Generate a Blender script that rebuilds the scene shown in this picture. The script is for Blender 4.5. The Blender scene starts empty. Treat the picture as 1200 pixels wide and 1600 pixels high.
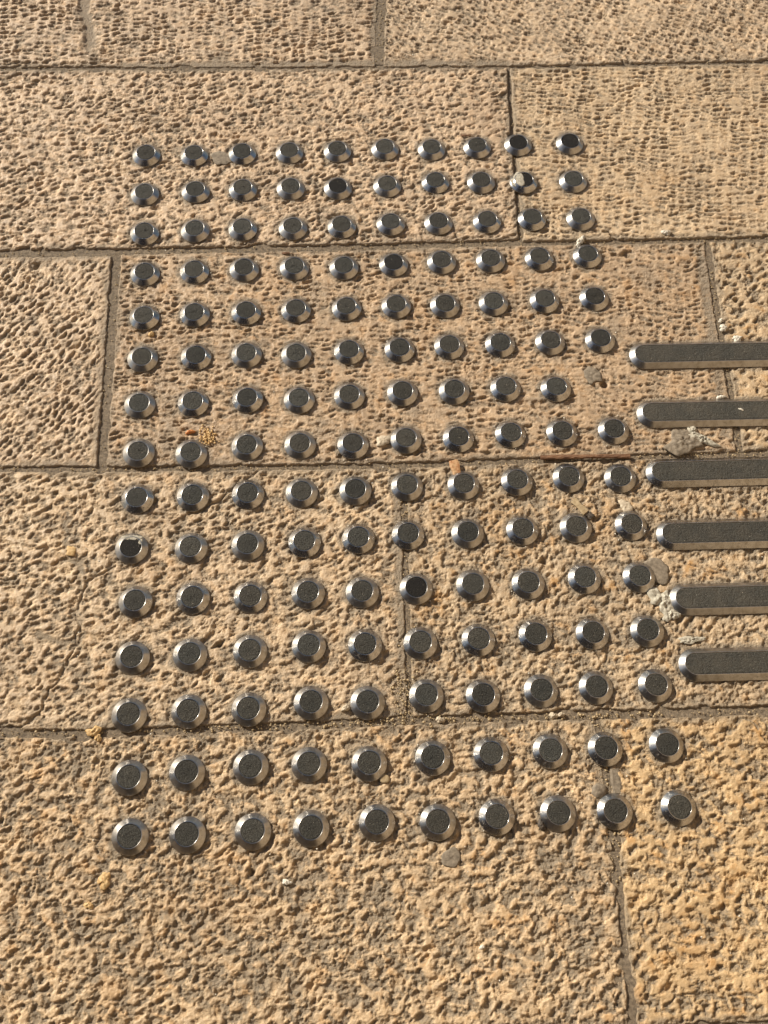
import bpy, bmesh, math, random
import numpy as np
from mathutils import Matrix, Vector, Euler
rad = math.radians
SC = bpy.context.scene
COL = SC.collection

# ------------------------------------------------------------------ camera, sky, sun, exposure
MM = 0.001
PITCH, ROLL, CAM_H, F_PX = 0.41840, 0.05332, 1.10693, 1750.0
cp, sp = math.cos(PITCH), math.sin(PITCH)
cr, sr = math.cos(ROLL), math.sin(ROLL)
fwd = Vector((0, sp, -cp)); up0 = Vector((0, cp, sp)); rt0 = Vector((1, 0, 0))
rt = cr * rt0 + sr * up0
up = -sr * rt0 + cr * up0
cam_data = bpy.data.cameras.new('camera')
cam = bpy.data.objects.new('camera', cam_data)
COL.objects.link(cam)
M = Matrix((rt, up, -fwd)).transposed().to_4x4()
M.translation = Vector((0, 0, CAM_H))
cam.matrix_world = M
cam_data.sensor_fit = 'VERTICAL'
cam_data.sensor_height = 24.0
cam_data.lens = 24.0 * F_PX / 1600.0
cam_data.clip_start = 0.01
cam_data.clip_end = 500.0
cam_data.dof.use_dof = True
cam_data.dof.focus_distance = 1.10
cam_data.dof.aperture_fstop = 22.0
SC.camera = cam

SUN_EL = 29.0
SUN_TRAVEL = -33.0                       # direction in which the light travels over the ground
SUN_STRENGTH = 5.0
SKY_STRENGTH = 0.055
tx, ty = math.cos(rad(SUN_TRAVEL)), math.sin(rad(SUN_TRAVEL))
d = Vector((tx * math.cos(rad(SUN_EL)), ty * math.cos(rad(SUN_EL)), -math.sin(rad(SUN_EL))))
sun_data = bpy.data.lights.new('sun', 'SUN')
sun_data.energy = SUN_STRENGTH
sun_data.angle = rad(0.55)
sun_data.color = (1.0, 0.90, 0.745)
sun = bpy.data.objects.new('sun', sun_data)
COL.objects.link(sun)
sun.rotation_euler = d.to_track_quat('-Z', 'Y').to_euler()
sun.location = (-3, 2, 3)

world = bpy.data.worlds.new('World')
SC.world = world
world.use_nodes = True
wn = world.node_tree.nodes; wl = world.node_tree.links
for n in list(wn): wn.remove(n)
sky = wn.new('ShaderNodeTexSky'); sky.sky_type = 'NISHITA'
sky.sun_disc = False
sky.sun_elevation = rad(SUN_EL)
sky.sun_rotation = math.atan2(-tx, -ty)   # azimuth of the sun, clockwise from +Y
sky.air_density = 1.0; sky.dust_density = 0.8; sky.ozone_density = 1.0
bg = wn.new('ShaderNodeBackground'); bg.inputs['Strength'].default_value = SKY_STRENGTH
wo = wn.new('ShaderNodeOutputWorld')
wl.new(sky.outputs[0], bg.inputs[0]); wl.new(bg.outputs[0], wo.inputs[0])

SC.render.engine = 'CYCLES'
SC.view_settings.view_transform = 'Standard'
SC.view_settings.look = 'None'
SC.view_settings.gamma = 1.0
SC.view_settings.use_curve_mapping = False
SC.view_settings.exposure = 0.38

# ------------------------------------------------------------------ noise (numpy)
def _hash(ix, iy, seed):
    h = (ix.astype(np.uint32) * np.uint32(374761393) + iy.astype(np.uint32) * np.uint32(668265263)
         + np.uint32((seed * 1442695041 + 12345) & 0xffffffff))
    h = (h ^ (h >> np.uint32(13))) * np.uint32(1274126177)
    h = (h ^ (h >> np.uint32(16))) * np.uint32(2246822519)
    return h ^ (h >> np.uint32(15))

def rnd(ix, iy, seed):
    return (_hash(ix, iy, seed) & np.uint32(0xffffff)).astype(np.float32) / np.float32(0xffffff)

def noise(x, y, seed):
    """gradient noise, about -1..1"""
    fx = np.floor(x); fy = np.floor(y)
    ix = fx.astype(np.int64) & 0xffffffff; iy = fy.astype(np.int64) & 0xffffffff
    ax = (x - fx).astype(np.float32); ay = (y - fy).astype(np.float32)
    u = ax * ax * ax * (ax * (ax * 6 - 15) + 10); v = ay * ay * ay * (ay * (ay * 6 - 15) + 10)
    def g(dx, dy):
        a = rnd((ix + dx) & 0xffffffff, (iy + dy) & 0xffffffff, seed) * np.float32(6.2831853)
        return np.cos(a) * (ax - dx) + np.sin(a) * (ay - dy)
    a = g(0, 0); b = g(1, 0); c = g(0, 1); e = g(1, 1)
    return ((a + (b - a) * u) * (1 - v) + (c + (e - c) * u) * v) * np.float32(1.5)

def fbm(x, y, seed, octs=3, gain=0.5):
    s = 0; amp = 1.0; n = 0
    for i in range(octs):
        s = s + amp * noise(x * 2 ** i + 17.3 * i, y * 2 ** i - 9.1 * i, seed + i)
        n += amp; amp *= gain
    return s / n

def sstep(a, b, x):
    t = np.clip((x - a) / (b - a), 0, 1)
    return t * t * (3 - 2 * t)

# ------------------------------------------------------------------ shared data (millimetres on the ground)
STUDS = [
 [(-320.7, 962.8), (-261.1, 966.7), (-201.6, 973.5), (-142.8, 979), (-82.8, 985.2), (-23.2, 992.6), (35.6, 996.1), (93.1, 1003.4), (145, 1011.1), (210.7, 1017.9)],
 [(-314.5, 902.1), (-252.9, 910), (-195.2, 916.8), (-136.6, 922.5), (-78.4, 926.9), (-17.6, 934.7), (42.1, 944.3), (98.9, 948.1), (152, 951.6), (214, 957.5)],
 [(-306.8, 843.4), (-246.6, 851.2), (-189.4, 857.2), (-128.9, 862.6), (-69.9, 868.9), (-10.7, 876.7), (47.6, 881.9), (107.1, 888.3), (162.1, 895.3), (222, 899.8)],
 [(-298.4, 784.8), (-240.4, 791.7), (-181.9, 798.3), (-122.4, 804.2), (-63.4, 808.7), (-4.3, 816.9), (53, 824.4), (112, 830.4), (170.7, 837.2), (228.9, 844.6)],
 [(-290.8, 723.6), (-233.1, 731.7), (-173.5, 738), (-115.7, 744.5), (-56.7, 751.2), (1.4, 758), (58.7, 762.3), (116, 769.4), (176.4, 776.9), (235.6, 784)],
 [(-285.3, 667.6), (-224.7, 674), (-167.4, 680.5), (-110.4, 683.7), (-50.2, 692.3), (7.9, 698.6), (65.2, 706.3), (124.2, 712.6), (182.5, 719.3), (240.9, 725.8)],
 [(-280.3, 607.7), (-220.9, 613.6), (-160.4, 622), (-102.4, 625), (-46.2, 633.2), (13.7, 641.3), (72.3, 646.9), (130.8, 654.3), (188.2, 657.4), None],
 [(-273.2, 547.4), (-215.5, 549.7), (-155.1, 562.6), (-96.9, 567.9), (-38.4, 571.4), (20.1, 581.4), (78.4, 586.7), (136.6, 595.4), (194.3, 600.8), (252.4, 607.1)],
 [(-266.8, 491.9), (-207.6, 498.2), (-148.5, 504.3), (-90.6, 509.7), (-32.4, 515.6), (23.5, 524), (85.2, 529.2), (143.8, 537.3), (200.6, 544.7), (257.7, 547.9)],
 [(-265.1, 434.1), (-202.4, 438.2), (-142.8, 444.9), (-82.9, 451.7), (-25.8, 459.3), (27, 467), (90.8, 472.1), (149.7, 479.1), (207.5, 485.5), (267.2, 491.6)],
 [(-252.8, 374.9), (-193.9, 382.3), (-134.3, 386.8), (-74.7, 394.4), (-18.3, 398.7), (37.9, 405.9), (97.3, 413.1), (155.7, 418.2), (215.3, 427.5), (273.5, 432.4)],
 [(-247.4, 315.2), (-189.7, 321.4), (-129.1, 328.5), (-69.6, 336.9), (-12.2, 341.4), (44.5, 346.8), (104.1, 353.5), (163, 361.8), (222.3, 367), (279.3, 372.9)],
 [(-242.6, 256.3), (-184, 263.1), (-124.5, 268.4), (-62.9, 278.4), (-6.3, 281.6), (52.4, 291.9), (109.6, 295), (168.3, 303.3), (224.2, 309.6), (284.8, 315.2)],
 [(-233.6, 194.9), (-178.5, 202.8), (-117, 211.3), (-60.2, 216.9), (-1.4, 220.9), (60.8, 229.8), (118.3, 236.5), (176.9, 242.8), (231.8, 247.8), (292.9, 254.7)],
 [(-225.2, 139.4), (-171, 144.1), (-109, 150.4), (-53.7, 156.1), (9.1, 165), (67.6, 168.3), (124.5, 176.1), (183.8, 182.6), (239.1, 187.3), (301.4, 194.1)]]
SPECIAL_DEEP = {}
BAR_ANGLE = 4.75
BARS = [(291.5, 707.4), (296.7, 630.6), (303.6, 556.5), (311.4, 482.9), (321.6, 409.8), (327.2, 339.2)]   # centre of the left end's half circle

stud_list = [(x, y, r, c) for r, row in enumerate(STUDS) for c, p in enumerate(row) if p for x, y in [p]]

# ------------------------------------------------------------------ materials
def new_mat(name):
    m = bpy.data.materials.new(name); m.use_nodes = True
    nt = m.node_tree
    for n in list(nt.nodes): nt.nodes.remove(n)
    out = nt.nodes.new('ShaderNodeOutputMaterial')
    b = nt.nodes.new('ShaderNodeBsdfPrincipled')
    nt.links.new(b.outputs[0], out.inputs[0])
    return m, nt, b

def N(nt, kind, **kw):
    n = nt.nodes.new(kind)
    for k, v in kw.items(): setattr(n, k, v)
    return n

def tex_noise(nt, vec, scale, detail=3, rough=0.55):
    n = N(nt, 'ShaderNodeTexNoise'); n.inputs['Scale'].default_value = scale
    n.inputs['Detail'].default_value = detail; n.inputs['Roughness'].default_value = rough
    nt.links.new(vec, n.inputs['Vector']); return n

def ramp(nt, fac, stops):
    r = N(nt, 'ShaderNodeValToRGB')
    el = r.color_ramp.elements
    while len(el) > 1: el.remove(el[-1])
    for i, (p, c) in enumerate(stops):
        e = el[0] if i == 0 else el.new(p)
        e.position = p; e.color = (*c, 1) if len(c) == 3 else c
    nt.links.new(fac, r.inputs[0]); return r

def mixc(nt, fac, a, b, blend='MIX'):
    m = N(nt, 'ShaderNodeMix', data_type='RGBA', blend_type=blend)
    for sock, v in ((m.inputs[0], fac), (m.inputs[6], a), (m.inputs[7], b)):
        if isinstance(v, (int, float)): sock.default_value = v
        elif isinstance(v, tuple): sock.default_value = (*v, 1)
        else: nt.links.new(v, sock)
    return m.outputs[2]

def math_n(nt, op, a, b=0.5, clamp=False):
    m = N(nt, 'ShaderNodeMath', operation=op); m.use_clamp = clamp
    for sock, v in ((m.inputs[0], a), (m.inputs[1], b)):
        if isinstance(v, (int, float)): sock.default_value = v
        else: nt.links.new(v, sock)
    return m.outputs[0]

def stone_material(name):
    m, nt, b = new_mat(name)
    geo = N(nt, 'ShaderNodeNewGeometry'); pos = geo.outputs['Position']
    oi = N(nt, 'ShaderNodeObjectInfo')
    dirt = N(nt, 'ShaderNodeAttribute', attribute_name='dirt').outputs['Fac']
    rust = N(nt, 'ShaderNodeAttribute', attribute_name='rust').outputs['Fac']
    worn = N(nt, 'ShaderNodeAttribute', attribute_name='worn').outputs['Fac']
    n1 = tex_noise(nt, pos, 14, 4); n2 = tex_noise(nt, pos, 75, 4, 0.6); n3 = tex_noise(nt, pos, 420, 3, 0.6)
    n4 = tex_noise(nt, pos, 1000, 3, 0.65); n0 = tex_noise(nt, pos, 5.5, 5, 0.6)
    base = ramp(nt, n1.outputs[0], [(0.3, (0.42, 0.335, 0.235)), (0.52, (0.545, 0.44, 0.315)), (0.72, (0.66, 0.54, 0.39))]).outputs[0]
    base = mixc(nt, ramp(nt, n2.outputs[0], [(0.45, (0, 0, 0)), (0.62, (0.9, 0.9, 0.9))]).outputs[0], base, (0.74, 0.585, 0.405))
    n5 = tex_noise(nt, pos, 110, 3, 0.6)
    base = mixc(nt, ramp(nt, n5.outputs[0], [(0.54, (0, 0, 0)), (0.66, (0.6, 0.6, 0.6))]).outputs[0], base, (0.56, 0.385, 0.225))
    base = mixc(nt, ramp(nt, n5.outputs[0], [(0.32, (0.55, 0.55, 0.55)), (0.44, (0, 0, 0))]).outputs[0], base, (0.50, 0.42, 0.335))
    base = mixc(nt, math_n(nt, 'MULTIPLY', ramp(nt, n3.outputs[0], [(0.35, (1, 1, 1)), (0.55, (0, 0, 0))]).outputs[0], 0.30), base, (0.36, 0.26, 0.165))
    base = mixc(nt, math_n(nt, 'MULTIPLY', ramp(nt, n0.outputs[0], [(0.44, (0, 0, 0)), (0.66, (1, 1, 1))]).outputs[0], 0.45), base, (0.37, 0.285, 0.20))
    base = mixc(nt, ramp(nt, n4.outputs[0], [(0.30, (0.55,) * 3), (0.55, (0, 0, 0))]).outputs[0], base, (0.33, 0.25, 0.17))
    base = mixc(nt, math_n(nt, 'MULTIPLY', rust, 0.8), base, (0.50, 0.29, 0.11))
    base = mixc(nt, 1.0, base, oi.outputs['Color'], 'MULTIPLY')
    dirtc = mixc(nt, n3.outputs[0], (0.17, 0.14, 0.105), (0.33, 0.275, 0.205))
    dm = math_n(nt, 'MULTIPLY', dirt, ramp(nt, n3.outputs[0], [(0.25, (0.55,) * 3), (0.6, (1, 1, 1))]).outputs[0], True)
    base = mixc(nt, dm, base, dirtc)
    # dark specks and pale crumbs
    base = mixc(nt, ramp(nt, n4.outputs[0], [(0.66, (0, 0, 0)), (0.74, (0.6, 0.6, 0.6))]).outputs[0], base, (0.20, 0.15, 0.10))
    nt.links.new(base, b.inputs['Base Color'])
    rg = ramp(nt, n2.outputs[0], [(0.3, (0.70,) * 3), (0.7, (0.88,) * 3)]).outputs[0]
    nt.links.new(math_n(nt, 'SUBTRACT', rg, math_n(nt, 'MULTIPLY', worn, 0.36)), b.inputs['Roughness'])
    b.inputs['Specular IOR Level'].default_value = 0.5
    h = math_n(nt, 'ADD', math_n(nt, 'MULTIPLY', n3.outputs[0], 1.0), math_n(nt, 'MULTIPLY', n4.outputs[0], 0.45))
    bp = N(nt, 'ShaderNodeBump'); bp.inputs['Distance'].default_value = 0.0024
    nt.links.new(math_n(nt, 'SUBTRACT', 1.0, math_n(nt, 'MULTIPLY', worn, 0.62)), bp.inputs['Strength'])
    nt.links.new(h, bp.inputs['Height']); nt.links.new(bp.outputs[0], b.inputs['Normal'])
    return m

def simple_mat(name, c1, c2, scale=300, rough=0.7, bump=0.0005, metallic=0.0, spec=0.4):
    m, nt, b = new_mat(name)
    geo = N(nt, 'ShaderNodeNewGeometry')
    n = tex_noise(nt, geo.outputs['Position'], scale, 4, 0.6)
    c = mixc(nt, ramp(nt, n.outputs[0], [(0.35, (0, 0, 0)), (0.65, (1, 1, 1))]).outputs[0], c1, c2)
    nt.links.new(c, b.inputs['Base Color'])
    b.inputs['Roughness'].default_value = rough; b.inputs['Metallic'].default_value = metallic
    b.inputs['Specular IOR Level'].default_value = spec
    if bump:
        n2 = tex_noise(nt, geo.outputs['Position'], scale * 3, 3, 0.6)
        bp = N(nt, 'ShaderNodeBump'); bp.inputs['Strength'].default_value = 0.8; bp.inputs['Distance'].default_value = bump
        nt.links.new(n2.outputs[0], bp.inputs['Height']); nt.links.new(bp.outputs[0], b.inputs['Normal'])
    return m

def steel_material(name, circular=True):
    m, nt, b = new_mat(name)
    tc = N(nt, 'ShaderNodeTexCoord'); geo = N(nt, 'ShaderNodeNewGeometry'); oi = N(nt, 'ShaderNodeObjectInfo')
    grime = tex_noise(nt, geo.outputs['Position'], 160, 4, 0.65)
    col = mixc(nt, ramp(nt, grime.outputs[0], [(0.45, (0, 0, 0)), (0.72, (1, 1, 1))]).outputs[0], (0.52, 0.51, 0.50), (0.32, 0.295, 0.26))
    spots = tex_noise(nt, geo.outputs['Position'], 420, 4, 0.7)
    dm = ramp(nt, spots.outputs[0], [(0.60, (0, 0, 0)), (0.70, (0.8, 0.8, 0.8))]).outputs[0]
    col = mixc(nt, dm, col, (0.17, 0.14, 0.105))
    col = mixc(nt, math_n(nt, 'MULTIPLY', oi.outputs['Random'], 0.35), col, (0.36, 0.34, 0.31))
    nt.links.new(math_n(nt, 'SUBTRACT', 1.0, math_n(nt, 'MULTIPLY', dm, 0.9)), b.inputs['Metallic'])
    nt.links.new(col, b.inputs['Base Color'])
    r = math_n(nt, 'ADD', math_n(nt, 'ADD', math_n(nt, 'MULTIPLY', grime.outputs[0], 0.15), 0.185), math_n(nt, 'MULTIPLY', oi.outputs['Random'], 0.09))
    r = math_n(nt, 'ADD', r, math_n(nt, 'MULTIPLY', dm, 0.3))
    nt.links.new(r, b.inputs['Roughness'])
    # fine turning / grinding marks
    sep = N(nt, 'ShaderNodeSeparateXYZ'); nt.links.new(tc.outputs['Object'], sep.inputs[0])
    if circular:
        l = N(nt, 'ShaderNodeVectorMath', operation='LENGTH'); nt.links.new(tc.outputs['Object'], l.inputs[0])
        cmb = N(nt, 'ShaderNodeCombineXYZ'); nt.links.new(l.outputs['Value'], cmb.inputs[0])
        nt.links.new(oi.outputs['Random'], cmb.inputs[1]); v = cmb.outputs[0]
        tg = N(nt, 'ShaderNodeTangent', direction_type='RADIAL', axis='Z')
        nt.links.new(tg.outputs[0], b.inputs['Tangent'])
        b.inputs['Anisotropic'].default_value = 0.5; b.inputs['Anisotropic Rotation'].default_value = 0.25
    else:
        cmb = N(nt, 'ShaderNodeCombineXYZ'); nt.links.new(sep.outputs[1], cmb.inputs[0]); nt.links.new(sep.outputs[2], cmb.inputs[1]); v = cmb.outputs[0]
    g = tex_noise(nt, v, 3500, 2, 0.6)
    g2 = tex_noise(nt, geo.outputs['Position'], 500, 3, 0.6)
    bp = N(nt, 'ShaderNodeBump'); bp.inputs['Strength'].default_value = 0.22; bp.inputs['Distance'].default_value = 0.0001
    nt.links.new(math_n(nt, 'ADD', g.outputs[0], math_n(nt, 'MULTIPLY', g2.outputs[0], 1.5)), bp.inputs['Height']); nt.links.new(bp.outputs[0], b.inputs['Normal'])
    return m

def grit_material(name, c1=(0.008, 0.008, 0.007), c2=(0.070, 0.071, 0.062), dust=0.08, rough=0.8):
    m, nt, b = new_mat(name)
    geo = N(nt, 'ShaderNodeNewGeometry'); oi = N(nt, 'ShaderNodeObjectInfo')
    pos = geo.outputs['Position']
    n = tex_noise(nt, pos, 950, 3, 0.6); d_ = tex_noise(nt, pos, 60, 3, 0.6)
    c = mixc(nt, ramp(nt, n.outputs[0], [(0.38, (0, 0, 0)), (0.62, (1, 1, 1))]).outputs[0], c1, c2)
    df = math_n(nt, 'MULTIPLY', ramp(nt, d_.outputs[0], [(0.35, (0.25,) * 3), (0.7, (1, 1, 1))]).outputs[0], dust)
    c = mixc(nt, df, c, (0.20, 0.165, 0.12))
    c = mixc(nt, 1.0, c, oi.outputs['Color'], 'MULTIPLY')
    sp_ = tex_noise(nt, pos, 900, 1, 0.5)
    c = mixc(nt, ramp(nt, sp_.outputs[0], [(0.74, (0, 0, 0)), (0.79, (1, 1, 1))]).outputs[0], c, (0.55, 0.48, 0.38))
    nt.links.new(c, b.inputs['Base Color'])
    b.inputs['Roughness'].default_value = rough; b.inputs['Specular IOR Level'].default_value = 0.45
    bp = N(nt, 'ShaderNodeBump'); bp.inputs['Strength'].default_value = 1.0; bp.inputs['Distance'].default_value = 0.0014
    nt.links.new(n.outputs[0], bp.inputs['Height']); nt.links.new(bp.outputs[0], b.inputs['Normal'])
    return m

M_STONE = stone_material('limestone')
M_MORTAR = simple_mat('sandy_mortar', (0.12, 0.095, 0.068), (0.26, 0.205, 0.145), 350, 0.85, 0.0008)
M_STEEL = steel_material('turned_steel', True)
M_STEELBAR = steel_material('ground_steel', False)
M_GRIT = grit_material('dark_grit')
M_BLACK = grit_material('black_grit', (0.004, 0.004, 0.005), (0.024, 0.023, 0.022), 0.03, 0.75)
M_BLACK.node_tree.nodes['Principled BSDF'].inputs['Specular IOR Level'].default_value = 0.2
M_GRITBAR = grit_material('worn_dark_grit', (0.010, 0.010, 0.009), (0.075, 0.076, 0.066), 0.2, 0.8)
M_GUM = simple_mat('grey_residue', (0.15, 0.122, 0.09), (0.29, 0.24, 0.18), 260, 0.75, 0.0004)
M_PLASTER = simple_mat('pale_mortar', (0.36, 0.33, 0.26), (0.56, 0.52, 0.43), 320, 0.8, 0.0007)
M_TWIG = simple_mat('brown_twig', (0.13, 0.065, 0.035), (0.24, 0.13, 0.07), 200, 0.7, 0.0004)
M_CHIP = simple_mat('rusty_chip', (0.36, 0.17, 0.07), (0.52, 0.34, 0.18), 140, 0.65, 0.0004)
M_GOLD = simple_mat('yellow_crumb', (0.50, 0.30, 0.12), (0.66, 0.48, 0.24), 400, 0.6, 0.0004)
M_ORANGE = simple_mat('orange_crumb', (0.50, 0.16, 0.04), (0.60, 0.28, 0.10), 400, 0.6, 0.0004)
M_WHITE = simple_mat('white_flake', (0.60, 0.55, 0.46), (0.75, 0.71, 0.62), 400, 0.6, 0.0004)
M_DARK = simple_mat('dark_pebble', (0.045, 0.035, 0.028), (0.10, 0.08, 0.06), 300, 0.6, 0.0004)
M_PEBBLE = simple_mat('pale_pebble', (0.42, 0.35, 0.26), (0.60, 0.51, 0.38), 350, 0.55, 0.0003)
M_STRAW = simple_mat('straw_stick', (0.34, 0.25, 0.14), (0.46, 0.36, 0.22), 300, 0.7, 0.0003)

# ------------------------------------------------------------------ mesh helpers
def mesh_from(name, verts, faces, smooth=True):
    me = bpy.data.meshes.new(name)
    verts = np.asarray(verts, dtype=np.float32); faces = np.asarray(faces, dtype=np.int32)
    k = faces.shape[1]
    me.vertices.add(len(verts)); me.vertices.foreach_set('co', verts.ravel())
    me.loops.add(faces.size); me.loops.foreach_set('vertex_index', faces.ravel())
    me.polygons.add(len(faces)); me.polygons.foreach_set('loop_start', np.arange(0, faces.size, k, dtype=np.int32))
    if smooth: me.polygons.foreach_set('use_smooth', np.ones(len(faces), dtype=bool))
    me.update(calc_edges=True); me.validate()
    return me

def link(name, me, mat, parent=None, loc=(0, 0, 0), rot=(0, 0, 0)):
    o = bpy.data.objects.new(name, me); COL.objects.link(o)
    if mat and not me.materials: me.materials.append(mat)
    if parent: o.parent = parent
    o.location = loc; o.rotation_euler = rot
    return o

def tag(o, label, cat, group=None):
    o['label'] = label; o['category'] = cat
    if group: o['group'] = group
    return o

def grid_faces(nu, nv):
    a = np.arange(nu * nv).reshape(nv, nu)
    return np.stack([a[:-1, :-1], a[:-1, 1:], a[1:, 1:], a[1:, :-1]], -1).reshape(-1, 4)

# ------------------------------------------------------------------ the pavement: joint lines measured on the ground
def curve(pts, slope):
    xs = np.array([p[0] for p in pts], float); ys = np.array([p[1] for p in pts], float)
    def f(x):
        x = np.asarray(x, float)
        y = np.interp(x, xs, ys)
        return y + slope * (np.minimum(x - xs[0], 0) + np.maximum(x - xs[-1], 0))
    return f
SL = 0.0845
J = {
 1: curve([(-529, 1093), (-198, 1117), (-31, 1131), (129, 1143), (478, 1177)], SL),
 2: curve([(-475, 803), (-323, 816), (-171, 829), (-17, 843), (138, 859), (294, 872), (452, 887)], SL),
 3: curve([(-421, 519), (-213, 532), (-3, 548), (167, 565), (281, 576), (425, 590)], SL),
 4: curve([(-367, 231), (-273, 237), (-65, 256), (37, 266), (139, 275), (268, 285), (398, 296)], SL),
 5: curve([(-300, -50), (255, -5), (372, 5)], SL)}
for k_, off in ((0, 284), (-1, 566), (-2, 852), (-3, 1136)): J[k_] = (lambda o: (lambda x: J[1](x) + o))(off)
for k_, off in ((6, -286), (7, -570), (8, -858)): J[k_] = (lambda o: (lambda x: J[5](x) + o))(off)
def vcurve(pts): return curve([(y, x) for y, x in sorted(pts)], -0.07)
def vline(x0, y0): return curve([(y0 - 100, x0 + 7), (y0 + 100, x0 - 7)], -0.07)
V0 = vcurve([(1420, -46), (1251, -40), (1136, -37)])
V1 = vcurve([(1139, 133), (1039, 138), (977, 142), (859, 149)])
V2a = vcurve([(808, -337), (674, -324), (534, -313)])
V2b = vcurve([(869, 377), (736, 384), (689, 388), (593, 393)])
V3 = vcurve([(540, 20), (427, 27), (322, 34), (270, 38)])
V4 = vcurve([(277, 226), (217, 234), (162, 239), (54, 246), (0, 251)])

# cracks: polylines in mm, (points, half width, depth)
CRACKS = [
 ([(-283, 413), (-307, 397), (-313, 361), (-307, 341), (-310, 317), (-317, 293), (-328, 273), (-332, 250), (-352, 236)], 0.9, 3.4),
 ([(-347, 335), (-323, 326), (-308, 331)], 2.6, 2.0), ([(-340, 472), (-337, 435), (-311, 402)], 2.2, 1.5),
 ([(-443, 1245), (-437, 1200), (-424, 1170), (-421, 1137)], 6.0, 4.0),
 ([(-141, 536), (-150, 523), (-187, 489), (-207, 480)], 1.3, 3.4),
 ([(336, 18), (333, 25), (318, 28), (303, 29), (290, 25), (281, 14)], 0.8, 2.4), ([(366, 27), (352, 31), (338, 27)], 0.8, 2.2),
 ([(141, 1010), (146, 950), (150, 905)], 3.0, 2.0),
 ([(222, 279), (229, 235), (236, 186)], 7.5, 2.0), ([(13, 530), (19, 440), (27, 330), (28, 268)], 5.0, 1.1),
 ([(-372, 1112), (-200, 1124), (-42, 1139)], 4.5, 1.8), ([(-36, 1139), (60, 1146), (128, 1151)], 4.0, 1.6), ([(-48, 1250), (-45, 1150)], 4.5, 1.8), ([(366, 862), (374, 740), (380, 610)], 5.0, 0.9),
 ([(-60, 262), (-10, 267), (30, 272)], 5.5, 1.4), ([(60, 262), (150, 269)], 2.5, 1.2),
]
HOLES = [(243.9, 667.1, 5.0, 7), (172.9, 446.3, 5.0, 5), (405.1, 793.2, 4.0, 5), (-106.8, 113.1, 3.6, 4), (-161.6, 333.4, 3.2, 4),
         (277.7, 852.8, 6.0, 3), (283, 762, 3.5, 3), (-428, 790, 9, 3), (-75, 290, 4, 2), (-48, 231, 5, 1.8), (-62, 245, 6, 1.6), (118, 95, 7, 2.4), (92, 62, 8, 2.4)]
# smooth flat scabs and worn flats: x, y, rx, ry
def seg_dist(x, y, pts):
    best = np.full(x.shape, 1e9, np.float32)
    for (x0, y0), (x1, y1) in zip(pts[:-1], pts[1:]):
        dx, dy = x1 - x0, y1 - y0; L2 = dx * dx + dy * dy
        t = np.clip(((x - x0) * dx + (y - y0) * dy) / L2, 0, 1)
        best = np.minimum(best, np.hypot(x - x0 - t * dx, y - y0 - t * dy))
    return best

def pit_field(x, y, ang, a, b, la, lb, jit, dens, seed, warp):
    c, s = math.cos(rad(ang)), math.sin(rad(ang))
    wx = x + warp * noise(x / 52, y / 52, seed + 1) * 5 + warp * 1.6 * noise(x / 17, y / 17, seed + 2)
    wy = y + warp * noise(x / 52, y / 52, seed + 3) * 5 + warp * 1.6 * noise(x / 17, y / 17, seed + 4)
    U = (c * wx + s * wy) / a; V = (-s * wx + c * wy) / b
    fu = np.floor(U).astype(np.int64)
    fz = noise(x / 3.1, y / 2.7, seed + 15) + 0.6 * noise(x / 7, y / 6, seed + 16)
    acc = np.zeros(x.shape, np.float32)
    for di in (-1, 0, 1):
        cu = fu + di
        hu = cu & 0xffffffff
        Vc = V + rnd(hu, hu * 0 + 7, seed + 5) * 3
        fv = np.floor(Vc).astype(np.int64)
        for dj in (-1, 0, 1):
            cv = fv + dj; hv = cv & 0xffffffff
            r1 = rnd(hu, hv, seed + 6); r2 = rnd(hu, hv, seed + 7); r3 = rnd(hu, hv, seed + 8); r4 = rnd(hu, hv, seed + 9)
            du = (U - (cu + 0.5 + (r1 - 0.5) * jit)) * a
            dv = (Vc - (cv + 0.5 + (r2 - 0.5) * jit)) * b
            t = (r3 - 0.5) * 0.9 * min(1.0, jit + 0.3)
            du, dv = du + dv * t, dv - du * t
            dv = dv + (r1 - 0.35) * 0.22 * du * du / la + 0.35 * lb * fz
            dv = np.where(dv > 0, dv * 1.25, dv * 0.85)
            k = 0.9 + 0.6 * r4
            q = (du / (la * k)) ** 2 + (dv / (lb * k)) ** 2
            v = (1 - sstep(0.25, 1.6, q * (1 + 0.5 * fz))) * (0.45 + 0.55 * r3) * (r4 + 0.15 * r1 < dens + 0.2)
            acc = np.maximum(acc, v)
    return acc

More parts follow.
